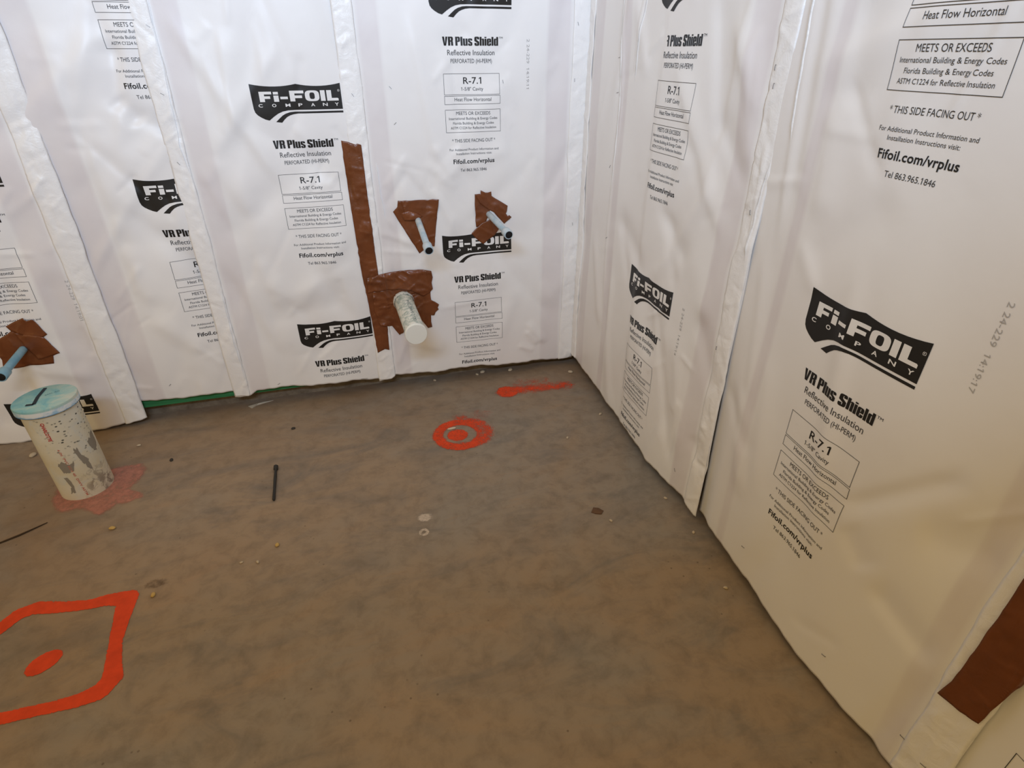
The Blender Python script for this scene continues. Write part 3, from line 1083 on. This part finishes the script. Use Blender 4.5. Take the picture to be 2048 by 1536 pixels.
# dark stamped marks on the top of the pipe
g = Geo()
g.text('PVC DWV 1120', 0.0, .16, 0, .013)
M_STAMP = mat('dark_stamp', (0.10, 0.15, 0.16, 1), 0.6, 0.2)
vv = []
for (a, b) in g.v:
    phi = (b-.006)/.044
    dirv = -e1*math.sin(phi+.15)+e2*math.cos(phi+.15)
    vv.append(db+ax*(.335-.0-(.16-a)*1.35-.02)+dirv*.0446)
add('stamped_lettering', vv, g.f, M_STAMP, dr)

# capped floor pipe
FB = Vector((-2.218, -.425, 0))
FT = Vector((-2.226, -.425, .412))
fax = (FT-FB).normalized()
RP = .0895


def make_floorpipe():
    m = mat('dirty_cream_plastic', (0.62, 0.57, 0.42, 1), 0.5, 0.3)
    t = NT(m)
    c = t.objco()
    base = t.ramp(t.noise(7, 4, 0.6, c), [(0.3, (0.60, 0.54, 0.37, 1)), (0.7, (0.68, 0.66, 0.56, 1))])
    base = t.mix(t.ramp(t.noise(12, 5, 0.6, c, 1.0), [(0.52, 0.0), (0.66, 0.55)]), base, (0.56, 0.60, 0.58, 1))
    # dark splashes on the upper half
    v = t.n('ShaderNodeTexVoronoi')
    v.inputs['Scale'].default_value = 62
    v.inputs['Randomness'].default_value = 1
    t.l(t.scaled(c, (1, 1, 1.5)), v.inputs['Vector'])
    spot = t.ramp(v.outputs['Distance'], [(0.20, 1.0), (0.33, 0.0)])
    sep = t.n('ShaderNodeSeparateXYZ')
    t.l(c, sep.inputs[0])
    zz = sep.outputs['Z']
    side = t.math('MULTIPLY', t.math('ADD', sep.outputs['X'], 2.262), 18.0, True)
    gate = t.ramp(t.noise(19, 3, 0.6, c), [(0.44, 0.0), (0.54, 1.0)])
    hi = t.math('MULTIPLY', t.math('SUBTRACT', zz, .15), 12.0, True)
    s = t.math('MULTIPLY', t.math('MULTIPLY', spot, gate), t.math('MULTIPLY', hi, side))
    base = t.mix(s, base, (0.055, 0.06, 0.05, 1))
    # cement dust and dirt near the floor
    lo = t.math('MULTIPLY', t.math('SUBTRACT', .19, zz), 7.0, True)
    d = t.math('MULTIPLY', t.ramp(t.noise(26, 6, 0.68, c, 0.8), [(0.50, 0.0), (0.60, 1.0)]), t.math('MULTIPLY', lo, t.math('MULTIPLY', t.math('ADD', sep.outputs['X'], 2.215), 18.0, True)))
    base = t.mix(t.math('MULTIPLY', d, 0.8), base, (0.20, 0.155, 0.115, 1))
    t.base(base)
    return m


M_FP = make_floorpipe()
M_MORTAR = mat('dry_mortar', (0.26, 0.235, 0.19, 1), 0.9, 0.1)
M_RED = mat('red_print', (0.45, 0.045, 0.04, 1), 0.6, 0.2)
fp = thing('floor_pipe', FB, 'thick capped cream pipe standing out of the floor, blue-stained top', 'pipe')
auto_smooth(lathe([FB-fax*.02, FB+fax*.1, FB+fax*.25, FT-fax*.01], [RP]*4, M_FP, 'pipe', fp, 64))


def make_cap():
    m = mat('blue_stained_cap', (0.5, 0.62, 0.62, 1), 0.45, 0.35)
    t = NT(m)
    c = t.objco()
    n = t.noise(16, 5, 0.6, c, 1.0)
    sep = t.n('ShaderNodeSeparateXYZ')
    t.l(c, sep.inputs[0])
    grad = t.math('MULTIPLY', t.math('ADD', sep.outputs['X'], 2.33), 3.2, True)
    x = t.math('ADD', t.math('MULTIPLY', n, 0.8), t.math('MULTIPLY', grad, 0.42))
    col = t.ramp(x, [(0.34, (0.12, 0.36, 0.45, 1)), (0.52, (0.25, 0.47, 0.47, 1)), (0.66, (0.40, 0.52, 0.47, 1)), (0.80, (0.60, 0.57, 0.47, 1))])
    topz = t.math('MULTIPLY', t.math('SUBTRACT', sep.outputs['Z'], .4005), 300.0, True)
    rim = t.ramp(t.noise(26, 5, 0.6, c, 0.6), [(0.40, (0.33, 0.52, 0.66, 1)), (0.56, (0.66, 0.70, 0.70, 1))])
    low = t.math('MULTIPLY', t.math('SUBTRACT', t.math('ADD', .3815, t.math('MULTIPLY', t.noise(40, 3, 0.6, c), .01)), sep.outputs['Z']), 300.0, True)
    rim = t.mix(low, rim, (0.13, 0.30, 0.50, 1))
    t.base(t.mix(topz, rim, col))
    return m


M_CAPB = make_cap()
RC = .101
c0 = FT-fax*.032
cp = lathe([c0, c0, c0+fax*.002, FT-fax*.006, FT-fax*.002, FT], [RP, RC-.002, RC, RC, RC-.0015, RC-.005], M_CAPB, 'end_cap', fp, 64, close=(False, True))
auto_smooth(cp)
cp['label'] = 'blue-stained cap with a hand-drawn black tick'
# tick mark on the cap
g = Geo()
for (a, b) in (((-.058, -.022), (-.036, -.034)), ((-.036, -.034), (-.016, .020)), ((-.016, .020), (.016, .078))):
    g.line(a[0], a[1], b[0], b[1], .012)
M_MARK = mat('black_marker', (0.02, 0.03, 0.04, 1), 0.6, 0.2)
# the tick is seen upright from the room: x along the view's right, y away from the viewer
yv = Vector((-2.24+1.0956, -.425+2.6218, 0)).normalized()
xv = Vector((yv.y, -yv.x, 0))
vv = [FT+xv*a+yv*b+Vector((0, 0, .0012)) for a, b in g.v]
add('tick_mark', vv, g.f, M_MARK, cp, False)
g = Geo()
g.text('sch 40', .0, .046, 0, .010)
vv = [FT+xv*(a+.004)+yv*(b+.012)+Vector((0, 0, .0010)) for a, b in g.v]
add('scribbled_note', vv, g.f, mat('faint_marker', (0.13, 0.26, 0.28, 1), 0.6, 0.2), cp, False)


def on_pipe(t, s, lift=.0006):
    """t: -1..1 across the visible width, s: 0 under the cap .. 1 at the floor"""
    ph = math.asin(max(-.995, min(.995, t)))
    dirv = xv*math.sin(ph)-yv*math.cos(ph)
    return FB+fax*(.372*(1-s))+dirv*(RP+lift)


def pipe_stain(pts, seed, m=M_MORTAR):
    r = np.random.default_rng(seed)
    d = []
    n = len(pts)
    for i in range(n):
        p, q = np.array(pts[i]), np.array(pts[(i+1) % n])
        for j in range(4):
            d.append(tuple(p+(q-p)*j/4+(r.normal(0, .010, 2))))
    bm = bmesh.new()
    bm.faces.new([bm.verts.new((x, y, 0)) for x, y in d])
    refine(bm, .08)
    for q in bm.verts:
        q.co = on_pipe(q.co.x, q.co.y)
    bmesh.ops.reverse_faces(bm, faces=bm.faces)
    return from_bm('mortar_stain', bm, m, fp)


pipe_stain([(-.62, .55), (-.45, .50), (-.25, .56), (-.05, .54), (-.20, .62), (-.38, .66), (-.55, .64)], 1)
pipe_stain([(.08, .42), (.22, .40), (.25, .50), (.42, .56), (.40, .66), (.42, .72), (.28, .64), (.15, .55)], 2)
pipe_stain([(.62, .42), (.80, .36), (.93, .34), (.93, .47), (.82, .55), (.70, .50)], 3)
pipe_stain([(-.62, .70), (-.50, .70), (-.42, .80), (-.50, .92), (-.64, .90), (-.54, .82)], 4)
g = Geo()
g.vtext('CHARLOTTE', 0, 0, -.21, .075, .05)
vv = [on_pipe(-.50+a*1.35, .045-b) for a, b in g.v]
o = add('red_lettering', vv, g.f, M_RED, fp)
g = Geo()
g.vtext('4 IN  PVC SCH 40  DWV ASTM', 0, 0, -.60, .062, .03)
vv = [on_pipe(-.40+a*1.2+b*-.35-.0, .36-b) for a, b in g.v]
add('red_lettering', vv, g.f, mat('faded_red_print', (0.50, 0.17, 0.12, 1), 0.6, 0.2), fp)


# ------------------------------------------------------------------ paint on the slab
def paint_mark(name, label, x0, x1, y0, y1, fn, m, step=.005, z=.0012, cat='paint mark', cull=0.04):
    nx, ny = int((x1-x0)/step)+1, int((y1-y0)/step)+1
    X, Y = np.meshgrid(np.linspace(x0, x1, nx), np.linspace(y0, y1, ny))
    D = np.clip(fn(X, Y), 0, 1)
    keep = D > cull
    V = np.stack([X, Y, np.full_like(X, z)], -1).reshape(-1, 3)
    F = []
    kf = keep.ravel()
    for j in range(ny-1):
        for i in range(nx-1):
            q = (j*nx+i, j*nx+i+1, (j+1)*nx+i+1, (j+1)*nx+i)
            if kf[q[0]] or kf[q[1]] or kf[q[2]] or kf[q[3]]:
                F.append(q)
    used = sorted({i for q in F for i in q})
    mp = {i: k for k, i in enumerate(used)}
    o = add(name, V[used], [tuple(mp[i] for i in q) for q in F], m)
    at = o.data.attributes.new('coverage', 'FLOAT', 'POINT')
    at.data.foreach_set('value', D.ravel()[used].astype(np.float32))
    return tag(o, label, cat)


def seg_dist(X, Y, p, q):
    (x0, y0), (x1, y1) = p, q
    L2 = (x1-x0)**2+(y1-y0)**2
    t = np.clip(((X-x0)*(x1-x0)+(Y-y0)*(y1-y0))/L2, 0, 1)
    return np.hypot(X-(x0+t*(x1-x0)), Y-(y0+t*(y1-y0))), t


ORANGE = (0.80, 0.075, 0.018, 1)
M_LINE = make_paint('orange_line_paint', ORANGE, 0.22, 0.94, 120)
M_SPRAY = make_paint('orange_spray_paint', ORANGE, 0.55, 0.94, 210, 3.0)
M_PINK = make_paint('pink_primer', (0.56, 0.24, 0.18, 1), 0.7, 0.80, 45, 1.9)
M_SPLAT = make_paint('pale_splat', (0.66, 0.56, 0.46, 1), 0.6, 0.9, 120)
M_STAINF = make_paint('brown_stain', (0.16, 0.10, 0.06, 1), 0.9, 0.5, 60, 3.0)

RECT = [(-2.290, -1.150, .022), (-2.249, -1.098, .024), (-2.222, -1.060, .025), (-2.180, -1.046, .024), (-2.111, -1.064, .022), (-2.036, -1.078, .020), (-1.973, -1.074, .024),
        (-1.915, -1.084, .031), (-1.912, -1.164, .024), (-1.906, -1.252, .018), (-1.893, -1.330, .022), (-1.883, -1.375, .028), (-1.902, -1.408, .028), (-1.948, -1.420, .022),
        (-2.001, -1.422, .018), (-2.066, -1.421, .018), (-2.131, -1.420, .018), (-2.24, -1.412, .018), (-2.295, -1.40, .02), (-2.305, -1.28, .02), (-2.290, -1.150, .02)]


def d_rect(X, Y):
    o = np.zeros_like(X)
    for a, b in zip(RECT[:-1], RECT[1:]):
        d, t = seg_dist(X, Y, a[:2], b[:2])
        w = a[2]+(b[2]-a[2])*t
        o = np.maximum(o, np.clip((w-d)/.008+.5, 0, 1))
    return o


paint_mark('paint_mark', 'orange painted square outline on the floor at lower left', -2.36, -1.82, -1.47, -1.0, d_rect, M_LINE, .005)


def d_dot(X, Y):
    a = .62
    x, y = (X+2.083), (Y+1.268)
    xr, yr = x*math.cos(a)+y*math.sin(a), -x*math.sin(a)+y*math.cos(a)
    return np.clip((1-np.hypot(xr/.046, yr/.033))*4+.5, 0, 1)


paint_mark('paint_mark', 'solid orange painted dot inside the painted square', -2.15, -2.02, -1.33, -1.2, d_dot, M_LINE, .004)


def ringd(X, Y, cx, cy, r, w, k=1.0):
    return np.clip((w-np.abs(np.hypot(X-cx, (Y-cy)*k)-r))/.016+.5, 0, 1)


def d_circ(X, Y):
    o = ringd(X, Y, -.722, -.490, .097, .026)
    right = np.clip((X+.66)/.08, 0, 1)
    o2 = np.clip((.030-np.abs(np.hypot(X+.690, Y+.485)-.098))/.035+.35, 0, .78)
    o = np.maximum(o*(1-right*.6), o2*np.clip((X+.77)/.05, 0, 1))
    dot = np.clip((.047-np.hypot(X+.733, Y+.493))/.010+.5, 0, 1)
    fz = .80*np.exp(-(((X+.690)/.045)**2+((Y+.360)/.035)**2))
    fz2 = .50*np.exp(-(((X+.600)/.075)**2+((Y+.350)/.045)**2))
    return np.maximum(np.maximum(o, dot), np.maximum(fz, fz2))


paint_mark('paint_mark', 'orange spray-painted ring with a dot in it, on the floor near the corner', -.88, -.46, -.68, -.22, d_circ, M_SPRAY, .005)


def d_dash(X, Y):
    b = np.clip((1-np.hypot((X+.412)/.062, (Y+.188)/.060))*2.6+.35, 0, 1)
    d, t = seg_dist(X, Y, (-.40, -.178), (-.10, -.205))
    s = np.exp(-(d/.052)**2)*(.88-.12*t)
    d2, t2 = seg_dist(X, Y, (-.34, -.12), (-.2, -.13))
    return np.maximum(b, np.maximum(s, .5*np.exp(-(d2/.05)**2)))


paint_mark('paint_mark', 'smeared orange spray-paint dash on the floor beside the corner', -.52, -.02, -.30, -.03, d_dash, M_SPRAY, .005)

PINKP = [(-2.33, -.45), (-2.315, -.52), (-2.27, -.575), (-2.209, -.575), (-2.165, -.600), (-2.117, -.639), (-2.07, -.585), (-2.027, -.584), (-1.988, -.566), (-1.999, -.532), (-2.05, -.500), (-2.03, -.444),
         (-2.015, -.379), (-2.04, -.325), (-2.094, -.323), (-2.15, -.33), (-2.25, -.33), (-2.32, -.38)]


def d_pink(X, Y):
    a = np.arctan2(Y+.44, X+2.19)
    pa = np.array([(math.atan2(y+.44, x+2.19), math.hypot(x+2.19, y+.44)) for x, y in PINKP])
    pa = pa[np.argsort(pa[:, 0])]
    th = np.concatenate([pa[:, 0]-2*np.pi, pa[:, 0], pa[:, 0]+2*np.pi])
    rr = np.interp(a, th, np.tile(pa[:, 1], 3))
    r = np.hypot(X+2.19, Y+.44)
    return np.clip((rr-r)/.03+.45, 0, 1)*np.where(np.hypot(X-FB.x, Y-FB.y) < RP-.004, 0, 1)


paint_mark('primer_stain', 'pink primer smeared on the floor around the capped pipe', -2.4, -1.93, -.68, -.28, d_pink, M_PINK, .006, cat='stain')
blob = lambda cx, cy, rx, ry, k=2.0: (lambda X, Y: np.clip((1-np.hypot((X-cx)/rx, (Y-cy)/ry))*k+.2, 0, 1))
paint_mark('plaster_splat', 'pale round plaster splat in the middle of the floor', -1.02, -.89, -1.04, -.93, blob(-.956, -.984, .033, .028), M_SPLAT, .004, cat='stain')
paint_mark('plaster_splat', 'small pale plaster ring just below the round splat', -1.02, -.92, -1.10, -1.03,
           lambda X, Y: np.clip((.007-np.abs(np.hypot(X+.971, Y+1.058)-.013))/.008+.5, 0, .9), M_SPLAT, .003, cat='stain')
paint_mark('dirt_stain', 'dark brown dirt streak by the upper right tip of the painted square', -1.90, -1.78, -1.09, -1.0, blob(-1.842, -1.045, .04, .024), M_STAINF, .005, cat='stain')

# ------------------------------------------------------------------ things lying on the slab
M_PIN = mat('black_rod', (0.028, 0.027, 0.025, 1), 0.55, 0.25)
pin = thing('stake', (-1.502, -.622, 0), 'thin black stake with a thicker head, lying on the floor', 'stake')
pa, pb = Vector((-1.504, -.512, .009)), Vector((-1.500, -.732, .006))
q = (pb-pa)
auto_smooth(lathe([pa+q*.12, pa+q*.4, pa+q*.7, pb-q*.02, pb], [.0052, .0058, .0050, .0058, .003], M_PIN, 'shaft', pin, 14, wob=.05, close=(True, True)))
auto_smooth(lathe([pa, pa+q*.02, pa+q*.11, pa+q*.13], [.006, .0092, .0088, .005], M_PIN, 'head', pin, 16, close=(True, True)))


def pebble(x, y, r, color, label, flat=.6, seed=0, stretch=(1, 1), name='pebble', cat='pebble'):
    bm = bmesh.new()
    bmesh.ops.create_icosphere(bm, subdivisions=2, radius=1)
    a = seed*1.7
    for v in bm.verts:
        k = 1+.28*noise.noise(v.co*1.6+Vector((seed*3.1, seed, 0)))
        p = v.co*k
        px, py = p.x*stretch[0], p.y*stretch[1]
        v.co = (x+r*(px*math.cos(a)-py*math.sin(a)), y+r*(px*math.sin(a)+py*math.cos(a)), max(0, r*flat*(p.z+.72)))
    key = 'chip_%d_%d_%d' % tuple(int(c*255) for c in color[:3])
    m = bpy.data.materials.get(key) or mat(key, color, 0.8, 0.2)
    o = from_bm(name, bm, m)
    return tag(o, label, cat, 'small crumbs and pebbles on the floor' if name == 'pebble' else None)


CREAM, YEL, DRK, BRN = (0.50, 0.42, 0.31, 1), (0.52, 0.36, 0.13, 1), (0.05, 0.045, 0.04, 1), (0.13, 0.075, 0.045, 1)
bits = [
    (-1.474, -.978, .010, YEL, 'round yellow pebble on the open floor below the black stake'),
    (-1.586, -1.028, .006, CREAM, 'left one of two tiny white crumbs near the yellow pebble'),
    (-1.533, -1.041, .007, CREAM, 'right one of two tiny white crumbs near the yellow pebble'),
    (-.486, .045, .016, CREAM, 'larger cream crumb under the sheet edge at the left wall, left of the corner'),
    (-.52, .030, .010, CREAM, 'small cream crumb touching the larger one at the left wall'),
    (-.336, .026, .016, CREAM, 'cream crumb at the left wall nearest the corner'),
    (-.748, .030, .009, CREAM, 'small pale crumb at the left wall below the drain stub'),
    (-.265, -.653, .008, CREAM, 'pale crumb on the floor right of the orange ring'),
    (-.03, -.085, .014, CREAM, 'pale chip right in the room corner'),
    (-2.508, -.138, .017, CREAM, 'white chip on the floor left of the capped pipe'),
    (-2.053, -.725, .012, YEL, 'yellow pebble on the floor in front of the pink stain'),
    (-1.84, -1.095, .010, YEL, 'yellow pebble beside the upper right tip of the painted square'),
    (-2.092, -.183, .009, CREAM, 'white crumb on the floor right behind the capped pipe'),
    (-1.933, -.338, .010, DRK, 'small dark bit on the floor right of the pink stain'),
    (-1.446, -.234, .010, DRK, 'small dark bit on the floor near the left wall, above the black stake'),
    (-.30, -1.192, .007, CREAM, 'tiny cream crumb beside the brown flake'),
    (-.045, -.515, .010, CREAM, 'cream crumb under the right wall sheet, nearest the corner'),
    (-.045, -1.137, .008, CREAM, 'cream crumb at the right wall, just before the sheet seam'),
    (-.04, -1.33, .008, CREAM, 'cream crumb at the right wall, just past the sheet seam'),
    (-.075, -1.578, .008, CREAM, 'cream crumb by the right wall, farthest out from the corner'),
]
for i, (x, y, r, c, lab) in enumerate(bits):
    pebble(x, y, r*.8, c, lab, seed=i+1, stretch=(1.25, .85))
pebble(-.748, -.438, .014, (.6, .53, .42, 1), 'white sliver lying inside the orange ring', .35, 37, (1.6, .45), 'chip', 'chip')


def flake(name, pts, z, m, label, cat, h=.004):
    n = len(pts)
    cx, cy = sum(p[0] for p in pts)/n, sum(p[1] for p in pts)/n
    v = [(x, y, .0004) for x, y in pts]+[(x, y, z+random.uniform(0, h)) for x, y in pts]+[(cx, cy, z+h*1.6)]
    f = [(i, (i+1) % n, (i+1) % n+n, i+n) for i in range(n)]+[(i+n, (i+1) % n+n, 2*n) for i in range(n)]+[tuple(reversed(range(n)))]
    return tag(add(name, v, f, m, None, False), label, cat)


flake('flake', [(-.352, -1.130), (-.335, -1.108), (-.318, -1.118), (-.305, -1.135), (-.320, -1.150), (-.340, -1.142)], .002, mat('brown_flake', BRN, 0.8, 0.2),
      'brown leaf-like flake on the floor near the right wall', 'flake')
flake('paper_scrap', [(-1.665, .030), (-1.60, .052), (-1.55, .055), (-1.625, .028), (-1.645, .005)], .002, mat('paper_scrap', (0.45, 0.42, 0.36, 1), 0.8, 0.1),
      'torn pale paper scrap at the left wall below the narrow sheet', 'scrap')
bm_pts = [Vector((-2.42, -.70, .003)), Vector((-2.36, -.672, .004)), Vector((-2.29, -.625, .003))]
tag(lathe(bm_pts, [.0028, .0033, .0015], mat('twig', (0.06, 0.04, 0.025, 1), 0.8, 0.1), 'twig', None, 8, close=(True, True)),
    'thin dark twig on the floor left of the pink stain', 'twig')
